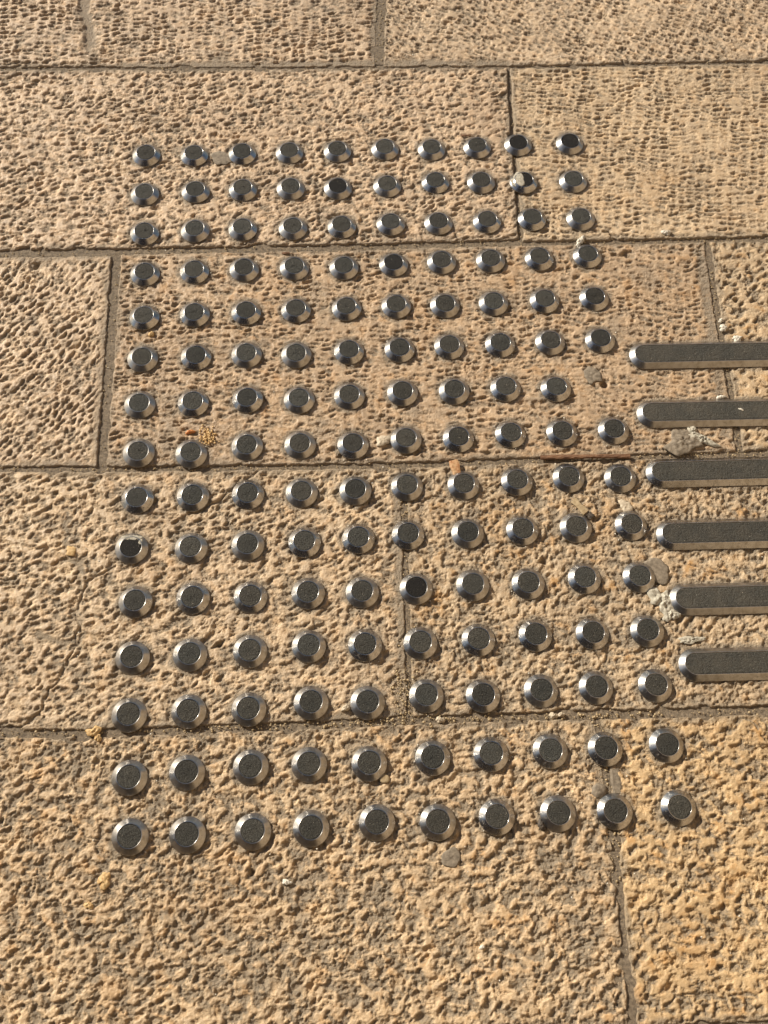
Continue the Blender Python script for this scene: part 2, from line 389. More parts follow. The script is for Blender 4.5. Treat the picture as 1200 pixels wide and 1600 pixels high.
def relief(x, y, P, edge, cutters):
    """height in mm below the worn top, plus dirt and rust masks"""
    sd = P['seed']
    pits = pit_field(x, y, P['ang'], P['a'], P['b'], P['la'], P['lb'], P['jit'], P['dens'], sd, P['warp'])
    fine = pit_field(x, y, P['ang'] + 18, P['a'] * 0.6, P['b'] * 0.62, P['la'] * 0.5, P['lb'] * 0.6, 0.9, 0.6, sd + 300, P['warp'])
    pits = np.maximum(pits, 0.5 * fine * sstep(-0.25, 0.35, noise(x / 33, y / 33, sd + 301)))
    M = 0.55 + 0.45 * sstep(-0.45, 0.15, fbm(x / 70, y / 70, sd + 20, 2))
    wxx = x + 3 * noise(x / 14, y / 14, sd + 31); wyy = y + 3 * noise(x / 14, y / 14, sd + 32)
    wxx = wxx + 9 * noise(x / 60, y / 60, sd + 33); wyy = wyy + 9 * noise(x / 60, y / 60, sd + 34)
    w = fbm(wxx / P['blob'], wyy / (P['blob'] * 0.8), sd + 30, 4, 0.55)
    holl = sstep(*P['hs'], w)
    er = sstep(0.10, 0.42, fbm(x / 38, y / 38, sd + 40, 3, 0.6)) * P['erode']
    f = fbm(x / 5.5, y / 4.5, sd + 50, 4, 0.6)
    bil = np.abs(noise(wxx / 6.5, wyy / 5.5, sd + 55)) + 0.6 * np.abs(noise(x / 3.4, y / 3.0, sd + 56))
    rid = 1 - np.abs(fbm(x / 9, y / 7, sd + 60, 3, 0.6)) * 2.2
    h = 0.34 - 1.4 * P['D'] * pits * M - 1.35 * P['W'] * holl + 1.35 * P['R'] * f - 1.0 * P['R'] * (bil - 0.3) - er * (0.7 + 0.5 * rid * f) + 0.55 * fbm(x / 120, y / 120, sd + 70, 2)
    k = P.get('worn', 0.16)
    h = -k * np.log1p(np.exp(-np.clip(h / k, -30, 30)))                       # worn, rounded tops
    worn = sstep(-0.75, -0.12, h)
    h = h + (1 - 0.6 * worn) * (0.28 * noise(x / 3.6, y / 3.2, sd + 80) + 0.24 * noise(x / 2.1, y / 2.0, sd + 81))
    # drafted margins and chipped arrises
    dd = edge + 1.1 * noise(x / 7, y / 7, sd + 90) + 1.0 * noise(x / 26, y / 26, sd + 91) - P['chip'] * sstep(0.25, 0.7, noise(x / 23, y / 23, sd + 92))
    mar = 1 - sstep(P['margin'] * 0.6, P['margin'] * 1.2 + 1, edge + 3 * noise(x / 20, y / 20, sd + 93))
    h = h * (1 - 0.65 * mar) - 0.45 * mar
    h = h - 8.5 * (1 - sstep(-0.6, P.get('round', 2.2), dd)) ** 1.3
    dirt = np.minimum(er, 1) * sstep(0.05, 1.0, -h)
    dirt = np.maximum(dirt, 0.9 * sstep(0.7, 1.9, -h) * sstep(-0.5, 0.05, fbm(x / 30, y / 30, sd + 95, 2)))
    dirt = np.maximum(dirt, 0.75 * sstep(9, 1.0, edge + 5 * noise(x / 18, y / 18, sd + 96)) if False else 0.8 * (1 - sstep(0.5, 8 + P['margin'] * 0.6, edge + 6 * noise(x / 18, y / 18, sd + 96))))
    dirt = np.maximum(dirt, P['stain'] * sstep(0.1, 0.5, fbm(x / 55, y / 55, sd + 97, 3)) * 0.55)
    for pts, hw, dep in CRACKS:
        px = [p[0] for p in pts]; py = [p[1] for p in pts]
        m = (x > min(px) - 25) & (x < max(px) + 25) & (y > min(py) - 25) & (y < max(py) + 25)
        if not m.any(): continue
        xs, ys = x[m], y[m]
        ds = seg_dist(xs + 4 * noise(xs / 11, ys / 11, 501) + 1.2 * noise(xs / 3.5, ys / 3.5, 503), ys + 4 * noise(xs / 11, ys / 11, 502), pts)
        c_ = 1 - sstep(hw * 0.5, hw * 1.7 + 0.6, ds)
        h[m] = np.minimum(h[m], h[m] * (1 - c_) - dep * c_); dirt[m] = np.maximum(dirt[m], c_ * 0.9)
    for hx, hy, hr, dep in HOLES:
        m = (np.abs(x - hx) < hr * 2.2) & (np.abs(y - hy) < hr * 2.2)
        if not m.any(): continue
        r_ = np.hypot(x[m] - hx, y[m] - hy) + hr * 0.3 * noise(x[m] / hr, y[m] / hr, 510)
        c_ = 1 - sstep(hr * 0.5, hr * 1.15, r_)
        h[m] = h[m] - dep * c_; dirt[m] = np.maximum(dirt[m], c_ * 0.8)
    # seated flat under every stud and bar
    for kind, cx, cy in cutters:
        if kind == 's':
            m = (np.abs(x - cx) < 26) & (np.abs(y - cy) < 26)
            if not m.any(): continue
            r_ = np.hypot(x[m] - cx, y[m] - cy)
        else:
            ca, sa = math.cos(rad(BAR_ANGLE)), math.sin(rad(BAR_ANGLE))
            u = (x - cx) * ca + (y - cy) * sa; v = -(x - cx) * sa + (y - cy) * ca
            m = (u > -26) & (u < 272) & (np.abs(v) < 26)
            if not m.any(): continue
            uu = u[m]; r_ = np.hypot(uu - np.clip(uu, 0, 245), v[m])
        lim = -0.25 + 0.9 * sstep(18.0, 24.0, r_)
        hh = np.minimum(h[m], lim); deep = sstep(18.5, 15.5, r_) if False else 1 - sstep(15.0, 18.0, r_)
        h[m] = hh * (1 - deep) + deep * np.minimum(-0.5, np.maximum(hh, -1.2))
        ring = (1 - sstep(18.4, 24.5, r_ + 2.5 * noise(x[m] / 9, y[m] / 9, 77)))
        dirt[m] = np.maximum(dirt[m], 0.95 * ring)
    rust = P['rust'] * sstep(0.08, 0.5, fbm(x / 24, y / 24, sd + 98, 4, 0.65)) + 0.5 * P['rust'] * sstep(0.2, 0.6, fbm(x / 90, y / 90, sd + 99, 2))
    return h, np.clip(dirt, 0, 1), np.clip(rust, 0, 1), worn * (1 - np.clip(dirt, 0, 1))

def axis_positions(a, b, f0, f1, fine, coarse):
    """positions from a to b, fine inside [f0, f1]"""
    out = []
    def run(p, q, s):
        n = max(1, int(round((q - p) / s))); out.append(np.linspace(p, q, n, endpoint=False))
    f0 = max(a, min(b, f0)); f1 = max(a, min(b, f1))
    if f1 - f0 < 2: run(a, b, coarse)
    else:
        if f0 - a > 1: run(a, f0, coarse)
        else: f0 = a
        if b - f1 > 1: run(f0, f1, fine); run(f1, b, coarse)
        else: run(f0, b, fine)
    out.append(np.array([b])); return np.concatenate(out)

pavement = None
def slab(jt, jb, L, R, gaps, P, fine, win, tint, coarse=7.0):
    """stone between joint lines jt (top) and jb (bottom) and side lines L, R; gaps = top, bottom, left, right"""
    gt, gb, gl, gr = gaps
    T = J[jt]; B = J[jb]
    ym = float(T(0) + B(0)) / 2
    xl, xr = float(L(ym)), float(R(ym))
    us = axis_positions(xl + gl, xr - gr, win[0], win[1], fine, coarse)
    xm = 0.5 * (max(xl, win[0]) + min(xr, win[1])) if win[1] > win[0] else 0.5 * (xl + xr)
    yb, yt = float(B(xm)) + gb, float(T(xm)) - gt
    vs = axis_positions(yb, yt, win[2], win[3], fine, coarse)
    u = (us - us[0]) / (us[-1] - us[0]); v = (vs - vs[0]) / (vs[-1] - vs[0])
    UU, VV = np.meshgrid(u, v)
    y0 = yb + VV * (yt - yb)
    x = (L(y0) + gl) + UU * ((R(y0) - gr) - (L(y0) + gl))
    for _ in range(2):
        y = (B(x) + gb) + VV * ((T(x) - gt) - (B(x) + gb))
        x = (L(y) + gl) + UU * ((R(y) - gr) - (L(y) + gl))
    W = us[-1] - us[0]; H = vs[-1] - vs[0]
    edge = np.minimum(np.minimum(UU * W, (1 - UU) * W), np.minimum(VV * H, (1 - VV) * H)).astype(np.float32)
    x = x.astype(np.float32); y = y.astype(np.float32)
    bb = (x.min() - 25, x.max() + 25, y.min() - 25, y.max() + 25)
    cut = [('s', sx, sy) for sx, sy, _, _ in stud_list if bb[0] < sx < bb[1] and bb[2] < sy < bb[3]]
    cut += [('b', bx, by) for bx, by in BARS if bb[0] < bx + 260 and bx < bb[1] and bb[2] < by + 10 < bb[3] + 30]
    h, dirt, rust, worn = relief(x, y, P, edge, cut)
    rng = random.Random(P['seed'])
    lift, tx_, ty_ = rng.uniform(-0.5, 0.1), rng.uniform(-1, 1) * 0.0008, rng.uniform(-1, 1) * 0.0012
    cx, cy = float(x.mean()), float(y.mean())
    z = h + lift + tx_ * (x - cx) + ty_ * (y - cy)
    for kind, sx, sy in cut: pass
    nv, nu = x.shape
    # skirt: one more ring going down 12 mm
    vx = np.stack([(x - cx), (y - cy), z], -1).reshape(-1, 3)
    faces = grid_faces(nu, nv)
    idx = np.arange(nu * nv).reshape(nv, nu)
    ring = np.concatenate([idx[0, :], idx[1:, -1], idx[-1, -2::-1], idx[-2:0:-1, 0]])
    low = vx[ring].copy(); low[:, 2] = -14
    base = len(vx); n = len(ring)
    vx = np.concatenate([vx, low])
    r2 = np.roll(np.arange(n), -1)
    sk = np.stack([ring[r2], ring, base + np.arange(n), base + r2], -1)
    faces = np.concatenate([faces, sk])
    me = mesh_from('paving_stone', vx * MM, faces)
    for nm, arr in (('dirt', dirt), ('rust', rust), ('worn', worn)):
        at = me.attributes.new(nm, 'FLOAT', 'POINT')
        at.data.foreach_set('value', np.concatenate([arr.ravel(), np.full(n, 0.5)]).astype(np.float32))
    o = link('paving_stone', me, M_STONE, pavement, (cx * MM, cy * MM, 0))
    o.color = (*tint, 1)
    return o

def mk(**k):
    P = dict(ang=0, a=14, b=8, la=5.0, lb=1.9, jit=0.55, dens=0.85, warp=0.9, D=2.4, W=0.7, R=0.5, blob=15, hs=(-0.02, 0.42), erode=0.5,
             chip=3.0, margin=3.0, stain=0.3, rust=0.3, seed=1)
    P.update(k); return P

# bed under everything: the mortar and the ground sheet it lies on
g = mesh_from('ground', [(-60, -60, -0.016), (60, -60, -0.016), (60, 60, -0.016), (-60, 60, -0.016)], [(0, 1, 2, 3)], False)
ground = link('ground', g, M_MORTAR); ground['kind'] = 'structure'; ground['label'] = 'sandy ground under and around the stone pavement'

def joint_strip(fn, a, b, hw, horizontal, step, z0, zoff=0):
    n = max(2, int((b - a) / step)); m = max(4, int(2 * hw / step))
    t = np.linspace(a, b, n); s = np.linspace(-hw, hw, m)
    Tt, S = np.meshgrid(t, s)
    if horizontal: x = Tt; y = fn(Tt) + S
    else: y = Tt; x = fn(Tt) + S
    z = z0 + zoff + 0.7 * fbm(x / 9, y / 9, 901, 3, 0.6) + 0.35 * noise(x / 2.6, y / 2.6, 905) + 0.5 * noise(x / 60, y / 60, 907)
    f = grid_faces(n, m)
    if not horizontal: f = f[:, ::-1]
    return np.stack([x, y, z], -1).reshape(-1, 3), f
strips = []
def addst(*a, **k): strips.append(joint_strip(*a, **k))
addst(J[1], -620, 520, 9, True, 1.6, -3.4); addst(J[2], -560, 500, 11, True, 1.5, -3.4)
addst(J[3], -500, 460, 9, True, 1.4, -3.5); addst(J[4], -440, 430, 11, True, 1.2, -3.2); addst(J[5], -420, 440, 8, True, 1.6, -3)
addst(V0, 1137, 1400, 13, False, 1.8, -2.2, zoff=-0.35); addst(V1, 860, 1139, 6, False, 1.6, -3.4, zoff=-0.35)
addst(V2a, 530, 812, 12, False, 1.4, -3.0, zoff=-0.35); addst(V2b, 590, 880, 9, False, 1.4, -2.6, zoff=-0.35)
addst(V3, 268, 545, 12, False, 1.3, -2.6, zoff=-0.35); addst(V4, -5, 284, 13, False, 1.2, -2.6, zoff=-0.35)
vv, ff, off = [], [], 0
for v_, f_ in strips:
    vv.append(v_); ff.append(f_ + off); off += len(v_)
me = mesh_from('pavement', np.concatenate(vv) * MM, np.concatenate(ff))
pavement = link('pavement', me, M_MORTAR)
pavement['kind'] = 'structure'; pavement['label'] = 'pavement of hand-dressed limestone slabs with sandy joints'

WX = {0: (-565, 500), 1: (-545, 490), 2: (-490, 465), 3: (-440, 440), 4: (-395, 415), 5: (-350, 390)}
def far(x): return lambda y: x - 0.07 * (y - 500) + 0 * y
FINE = {0: 1.35, 1: 1.2, 2: 1.1, 3: 1.0, 4: 0.95, 5: 1.3}
A = (-2000, 2000)
# top course
slab(0, 1, far(-640), V0, (3, 3, 3, 5), mk(ang=4, a=12.5, b=7.2, la=4.7, lb=1.8, jit=0.4, D=2.7, W=1.0, seed=11, rust=0.25, erode=0.8, chip=8, margin=4), FINE[0], (*WX[0], 1080, 1300), (1.10, 1.04, 1.0))
slab(0, 1, V0, far(610), (3, 1.8, 4, 3), mk(ang=-24, a=12, b=7.2, la=4.5, lb=1.8, jit=0.4, D=2.8, W=0.8, seed=12, rust=0.2, erode=0.3, chip=3), FINE[0], (*WX[0], 1080, 1300), (1.08, 1.03, 0.98))
# second course
slab(1, 2, far(-600), V1, (0.8, 4.5, 3, 1.2), mk(ang=9, a=12, b=7.4, la=4.4, lb=1.9, jit=0.75, D=1.9, W=1.2, R=0.75, blob=11, hs=(-0.08, 0.28), seed=23, rust=0.15, erode=0.5, chip=4, margin=3), FINE[1], (*WX[1], *A), (1.12, 1.05, 1.0))
slab(1, 2, V1, far(700), (1.2, 1.8, 1.2, 3), mk(ang=-7, a=12.5, b=7.0, la=4.8, lb=1.75, jit=0.35, D=2.2, W=0.7, R=0.4, seed=24, rust=0.35, erode=0.35, chip=2, margin=3, warp=1.2), FINE[1], (*WX[1], *A), (1.06, 1.01, 0.93))
# third course
slab(2, 3, far(-800), V2a, (4.0, 2.6, 3, 4), mk(ang=50, a=11, b=7.4, la=4.2, lb=1.8, jit=0.65, D=2.1, W=1.1, R=0.85, blob=10, hs=(-0.08, 0.3), seed=31, rust=0.1, erode=0.5, chip=2, margin=9), FINE[2], (*WX[2], *A), (1.13, 1.07, 1.02))
slab(2, 3, V2a, V2b, (2.0, 2.6, 4, 2), mk(ang=-6, a=11.2, b=7.0, la=4.1, lb=1.75, jit=0.5, D=2.1, W=0.9, R=0.5, seed=32, rust=0.5, erode=0.4, chip=2, margin=4, stain=0.9, warp=1.2), FINE[2], (*WX[2], *A), (0.93, 0.85, 0.775))
slab(2, 3, V2b, far(900), (2.5, 3.0, 3, 3), mk(ang=30, a=13, b=11, la=4, lb=2.6, jit=0.9, D=2.0, W=2.0, R=0.8, blob=14, seed=33, rust=0.9, erode=0.5, chip=3, margin=2), FINE[2], (*WX[2], *A), (1.0, 0.95, 0.86))
# fourth course
slab(3, 4, far(-580), V3, (1.2, 2.8, 3, 2.2), mk(ang=22, a=12.5, b=8.2, la=4.5, lb=2.0, jit=0.8, D=1.8, W=1.25, R=0.85, blob=12, hs=(-0.1, 0.26), seed=41, rust=0.35, erode=0.8, chip=4, margin=5), FINE[3], (*WX[3], *A), (1.09, 1.03, 0.95))
slab(3, 4, V3, far(620), (1.5, 3.6, 1.5, 3), mk(ang=35, a=10, b=8, la=3.1, lb=2.1, jit=0.95, D=1.5, W=1.35, R=1.0, blob=9.5, hs=(-0.14, 0.18), seed=42, rust=0.9, erode=0.9, chip=3, margin=3, stain=0.4), FINE[3], (*WX[3], *A), (1.0, 0.95, 0.87))
# fifth course
slab(4, 5, far(-500), V4, (2.6, 2.5, 3, 2.4), mk(ang=28, a=12, b=9, la=4.0, lb=2.3, jit=0.9, D=1.5, W=1.5, R=1.1, blob=11, hs=(-0.16, 0.16), seed=51, rust=0.6, erode=0.95, chip=4, margin=1.5, stain=0.4), FINE[4], (*WX[4], -70, 400), (1.10, 1.02, 0.90))
slab(4, 5, V4, far(560), (3.2, 2.5, 1.6, 3), mk(ang=12, a=12.5, b=9.5, la=3.8, lb=2.5, jit=0.85, D=1.9, W=1.4, R=0.8, blob=11, hs=(-0.08, 0.22), seed=52, rust=0.7, erode=0.8, chip=3, margin=2, stain=0.3), FINE[4], (*WX[4], -70, 400), (1.10, 0.985, 0.78))
# course just under the photograph's lower edge, then the rest of the street, coarser
NOWIN = (0, 0, 0, 0)
slab(5, 6, far(-640), far(-40), (2, 3, 3, 3), mk(ang=10, seed=61), 1.5, (-380, 400, -90, 20), (1.02, 0.98, 0.9), 8)
slab(5, 6, far(-40), far(620), (2, 3, 3, 3), mk(ang=14, seed=62, W=1.6), 1.5, (-380, 400, -40, 20), (1.03, 0.98, 0.88), 8)
rng = random.Random(4)
for ct in range(-3, 8):
    xs_in = {0: (-640, 610), 1: (-600, 700), 2: (-800, 900), 3: (-580, 620), 4: (-500, 560), 5: (-640, 620)}.get(ct)
    spans = []
    if xs_in:
        x_ = xs_in[0]
        while x_ > -1900: w_ = rng.uniform(420, 720); spans.append((x_ - w_, x_)); x_ -= w_
        x_ = xs_in[1]
        while x_ < 1900: w_ = rng.uniform(420, 720); spans.append((x_, x_ + w_)); x_ += w_
    else:
        x_ = -2000
        while x_ < 1900: w_ = rng.uniform(420, 720); spans.append((x_, x_ + w_)); x_ += w_
    for i_, (a_, b_) in enumerate(spans):
        slab(ct, ct + 1, far(a_), far(b_), (2.5, 2.5, 2.5, 2.5), mk(ang=rng.uniform(-20, 30), seed=100 + ct * 20 + i_ + 60, W=1.3, rust=rng.uniform(.1, .6)), 9, NOWIN,
             (1.0 + rng.uniform(-.04, .05), 0.98, 0.92), 9)

# ------------------------------------------------------------------ studs
R0, R1, HT = 17.5, 11.9, 5.6
def lathe(profile, seg=64, wob=0.0):
    v = []
    for r, z in profile:
        a = np.arange(seg) * 2 * np.pi / seg
        v.append(np.stack([r * np.cos(a), r * np.sin(a), np.full(seg, z)], -1))
    v = np.concatenate(v); f = []
    for i in range(len(profile) - 1):
        a = np.arange(seg); b = (a + 1) % seg
        f.append(np.stack([i * seg + a, i * seg + b, (i + 1) * seg + b, (i + 1) * seg + a], -1))
    return v, np.concatenate(f)
RIM = [(R0 - 0.8, -1.8), (R0 - 0.1, -0.6), (R0, 0.0), (R0, 0.45), (R0 - 0.18, 0.68), (R0 - 0.4, 0.92), (R1 + 0.35, HT - 0.3), (R1 + 0.12, HT - 0.1), (R1 - 0.12, HT), (R1 - 0.55, HT), (R1 - 0.7, HT - 0.08), (R1 - 0.75, HT - 1.0)]
v_, f_ = lathe(RIM, 72)
rim_mesh = mesh_from('bevelled_rim', v_ * MM, f_); rim_mesh.materials.append(M_STEEL)

def disc_mesh(name, R, amp, seed, grain, mat, rings=15, seg=64, crown=0.1):
    v = [(0, 0, 0)]; f = []
    rr = np.linspace(R / rings, R, rings)
    for r in rr:
        for k in range(seg):
            a = 2 * math.pi * (k + 0.5 * (int(r * 10) % 2)) / seg; v.append((r * math.cos(a), r * math.sin(a), 0))
    v = np.array(v, float)
    n_ = noise(v[:, 0] / grain + 40, v[:, 1] / grain + seed * 3.1, seed)
    v[:, 2] = np.abs(n_) * amp + 0.5 * amp * noise(v[:, 0] / (grain * .5) + 40, v[:, 1] / (grain * .5), seed + 5) + crown * (1 - (np.hypot(v[:, 0], v[:, 1]) / R) ** 2)
    v[-seg:, 2] = -0.5
    for k in range(seg): f.append((0, 1 + k, 1 + (k + 1) % seg, 1 + (k + 1) % seg))
    q = []
    for i in range(rings - 1):
        for k in range(seg):
            a = 1 + i * seg + k; b = 1 + i * seg + (k + 1) % seg
            q.append((a, a + seg, b + seg, b))
    bm = bmesh.new()
    vs = [bm.verts.new(Vector(p) * MM) for p in v]
    for t in f: bm.faces.new((vs[t[0]], vs[t[1]], vs[t[2]]))
    for t in q: bm.faces.new([vs[i] for i in t])
    bm.normal_update()
    me = bpy.data.meshes.new(name); bm.to_mesh(me); bm.free()
    me.polygons.foreach_set('use_smooth', np.ones(len(me.polygons), dtype=bool))
    me.materials.append(mat); return me
grit = [disc_mesh('grip_disc', R1 - 0.7, 0.75, s, 1.3, M_GRIT) for s in (3, 7, 13, 19, 23)]
black = disc_mesh('grip_disc', R1 - 0.7, 0.30, 31, 1.1, M_BLACK)

ORD = ['first', 'second', 'third', 'fourth', 'fifth', 'sixth', 'seventh', 'eighth', 'ninth', 'tenth', 'eleventh', 'twelfth', 'thirteenth', 'fourteenth', 'bottom']
def rowname(r):
    if r == 0: return 'topmost row'
    if r == 14: return 'bottom row'
    if r < 8: return '%s row from top' % ORD[r]
    return '%s row from bottom' % {8: 'seventh', 9: 'sixth', 10: 'fifth', 11: 'fourth', 12: 'third', 13: 'second'}[r]
def colname(c, n):
    if c == 0: return 'leftmost'
    if c == n - 1: return 'rightmost'
    if c < 5: return ORD[c] + ' from left'
    return ORD[n - 1 - c] + ' from right'

def lump_mesh(name, rx, ry, h, seed, mat, irr=0.22, rough=0.25, rings=8, segs=30, power=2.5, squarish=0.0, hole=None):
    """closed irregular low lump or flake, origin at its base centre (mm)"""
    rg = random.Random(seed)
    ph = [rg.uniform(0, 6.28) for _ in range(6)]
    def out(a):
        k = 1 + irr * (0.5 * math.sin(2 * a + ph[0]) + 0.35 * math.sin(3 * a + ph[1]) + 0.25 * math.sin(5 * a + ph[2]) + 0.16 * math.sin(8 * a + ph[3]) + 0.1 * math.sin(13 * a + ph[4]))
        if squarish: k *= 1 + squarish * (1 / max(abs(math.cos(a)), abs(math.sin(a))) - 1)
        return k
    v = [(0, 0, 0)]
    for i in range(1, rings + 1):
        t = i / rings
        for k in range(segs):
            a = 2 * math.pi * k / segs; o_ = out(a)
            v.append((rx * t * o_ * math.cos(a), ry * t * o_ * math.sin(a), t))
    v = np.array(v, float)
    t = v[:, 2].copy()
    x, y = v[:, 0], v[:, 1]
    sc_ = max(1.2, min(rx, ry) * 0.45)
    z = h * (1 - t ** power) * 0.75 + h * 0.25
    z = z + h * rough * (noise(x / sc_ + seed, y / sc_, seed) + 0.6 * noise(x / (sc_ * .45), y / (sc_ * .45) + seed, seed + 3)) * (0.3 + 0.7 * (1 - t))
    v[:, 2] = z
    top = len(v)
    low = v[-segs:].copy(); low[:, 2] = -0.8; low[:, :2] *= 0.96
    v = np.concatenate([v, low])
    bm = bmesh.new(); vs = [bm.verts.new(Vector(p) * MM) for p in v]
    for k in range(segs): bm.faces.new((vs[0], vs[1 + k], vs[1 + (k + 1) % segs]))
    for i in range(rings):
        for k in range(segs):
            a = 1 + i * segs + k; b = 1 + i * segs + (k + 1) % segs
            if i == rings - 1: bm.faces.new((vs[a], vs[top + k], vs[top + (k + 1) % segs], vs[b]))
            else: bm.faces.new((vs[a], vs[a + segs], vs[b + segs], vs[b]))
    bm.faces.new([vs[top + k] for k in range(segs)][::-1])
    bm.normal_update()
    me = bpy.data.meshes.new(name); bm.to_mesh(me); bm.free()
    me.polygons.foreach_set('use_smooth', np.ones(len(me.polygons), dtype=bool))
    me.materials.append(mat); return me

def lump(name, x, y, rx, ry, rot, h, seed, mat, label, cat, group=None, parent=None, z=-0.2, **k):
    me = lump_mesh(name, rx, ry, h, seed, mat, **k)
    o = link(name, me, None, parent, (x * MM, y * MM, z * MM), (0, 0, rad(rot)))
    if parent is None: tag(o, label, cat, group)
    elif label: o['label'] = label
    return o

rng = random.Random(77)
GROUP_S = 'steel tactile studs set in the paving'
VERY_BLACK = {(0, 8): 'stud with a smooth black top astride the upright joint', (0, 9): 'stud with a smooth black top beside the upright joint',
              (1, 4): 'stud with a blackened top'}
def make_stud(r, c, x, y):
    n = sum(p is not None for p in STUDS[r])
    t = bpy.data.objects.new('tactile_stud', None); COL.objects.link(t)
    t.empty_display_size = 0.01
    t.location = (x * MM, y * MM, rng.uniform(-0.25, 0.1) * MM)
    t.rotation_euler = (rad(rng.gauss(0, 0.9)), rad(rng.gauss(0, 0.9)), rng.uniform(0, 6.28))
    where = '%s in %s' % (colname(c, n), rowname(r))
    spec = (r, c)
    lab = 'round steel stud with dark gritty top, %s' % where
    tone = rng.uniform(0.75, 1.2)
    gm = grit[rng.randrange(len(grit))]; dz = -0.4
    if spec in ((0, 8), (0, 9)): gm, dz, lab = black, -0.7, 'steel stud, smooth sunken black top, ' + where
    elif spec == (1, 4): gm, lab = black, 'steel stud with a blackened top, ' + where
    elif spec == (3, 5): gm, tone, lab = black, 1.3, 'steel stud with scuffed black top, ' + where
    elif spec == (10, 5): gm, lab = black, 'very black topped stud on upright joint, ' + where
    elif spec == (9, 0): gm, lab = black, 'mortar smeared black topped stud, ' + where
    elif spec == (1, 8): gm, dz, lab = black, -0.7, 'damaged stud half under pale mortar, ' + where
    elif spec == (11, 8): tone, lab = 0.8, 'stud with scratched shiny top, ' + where
    elif spec in ((8, 4), (6, 2), (4, 9), (5, 9), (12, 6), (9, 6)): tone = 0.6
    rim = link('bevelled_rim', rim_mesh, None, t)
    gd = link('grip_disc', gm, None, t, (0, 0, (HT + dz) * MM), (0, 0, rng.uniform(0, 6.28)))
    tw = rng.uniform(-0.04, 0.04)
    gd.color = (tone * (1 + tw), tone, tone * (1 - tw), 1)
    tag(t, lab, 'stud', GROUP_S)
    return t
stud_obj = {}
for x, y, r, c in stud_list:
    stud_obj[(r, c)] = make_stud(r, c, x, y)
def child_lump(rc, name, dx, dy, rx, ry, rot, h, z, seed, mat, label=None, **k):
    t = stud_obj[rc]; t.rotation_euler = (t.rotation_euler[0], t.rotation_euler[1], 0)
    me = lump_mesh(name, rx, ry, h, seed, mat, **k)
    o = link(name, me, None, t, (dx * MM, dy * MM, z * MM), (0, 0, rad(rot)))
    if label: o['label'] = label
    return o
child_lump((1, 8), 'mortar_smear', -6.2, 0.5, 7.0, 11.0, 5, 0.9, HT - 0.7, 5, M_PLASTER, 'pale mortar over the left half of the top', irr=0.18, rough=0.5)
child_lump((1, 8), 'mortar_smear', -12.5, -4, 3.6, 6.0, 25, 0.7, 3.6, 6, M_PLASTER, 'pale mortar on the bevel', rough=0.5)
child_lump((9, 0), 'mortar_smear', 0.0, 10.2, 9.5, 3.6, 3, 0.7, HT - 0.75, 8, M_PLASTER, 'pale mortar along the far edge of the top', rough=0.6, irr=0.3)
child_lump((9, 0), 'mortar_smear', 9.0, 6.0, 2.4, 3.4, -35, 0.5, HT - 0.6, 9, M_PLASTER, 'pale mortar at the right of the top', rough=0.6, irr=0.3)

# ------------------------------------------------------------------ guiding bars
BL = 245.0
def stadium(inset, z, n=28):
    r = R0 - inset; pts = []
    for k in range(n + 1):
        a = math.pi / 2 + math.pi * k / n; pts.append((r * math.cos(a), r * math.sin(a), z))
    for k in range(n + 1):
        a = -math.pi / 2 + math.pi * k / n; pts.append((BL + r * math.cos(a), r * math.sin(a), z))
    return pts
BP = [(0.8, -1.8), (0.1, -0.6), (0, 0.0), (0, 0.45), (0.18, 0.68), (0.4, 0.92), (R0 - R1 - 0.35, HT - 0.3), (R0 - R1 - 0.12, HT - 0.1), (R0 - R1 + 0.12, HT), (R0 - R1 + 0.5, HT), (R0 - R1 + 0.65, HT - 0.08), (R0 - R1 + 0.7, HT - 1.0)]
v_ = np.concatenate([np.array(stadium(i, z)) for i, z in BP]); n_ = len(stadium(0, 0)); f_ = []
for i in range(len(BP) - 1):
    a = np.arange(n_); b = (a + 1) % n_
    f_.append(np.stack([i * n_ + a, i * n_ + b, (i + 1) * n_ + b, (i + 1) * n_ + a], -1))
bar_rim = mesh_from('bevelled_rim', v_ * MM, np.concatenate(f_)); bar_rim.materials.append(M_STEELBAR)
# mark the bevel edges so that the flat faces stay flat
rI = R1 - 0.72
xs_ = np.linspace(-rI, BL + rI, 330); ss = np.linspace(-1, 1, 28)
X_, S_ = np.meshgrid(xs_, ss)
over = np.where(X_ < 0, -X_, np.where(X_ > BL, X_ - BL, 0)); half = np.sqrt(np.maximum(rI ** 2 - over ** 2, 0.02))
Y_ = S_ * half
Z_ = 0.42 * np.abs(noise(X_ / 1.15, Y_ / 1.15, 301)) + 0.2 * noise(X_ / .6, Y_ / .6, 302) - 0.35 * sstep(0.25, 0.6, noise(X_ / 4, Y_ / 3, 303))
Z_ = np.where((np.abs(S_) > 0.99) | (over > rI - 0.01), -0.5, Z_)
bar_grit = mesh_from('grip_strip', np.stack([X_, Y_, Z_], -1).reshape(-1, 3) * MM, grid_faces(330, 28)); bar_grit.materials.append(M_GRITBAR)
BN = ['topmost', 'second from the top', 'third from the top', 'third from the bottom', 'second from the bottom', 'lowest']
BX = [' crossing the upright joint', ' above the long joint', ' along the long joint', '', ' with crumbled mortar at its tip', '']
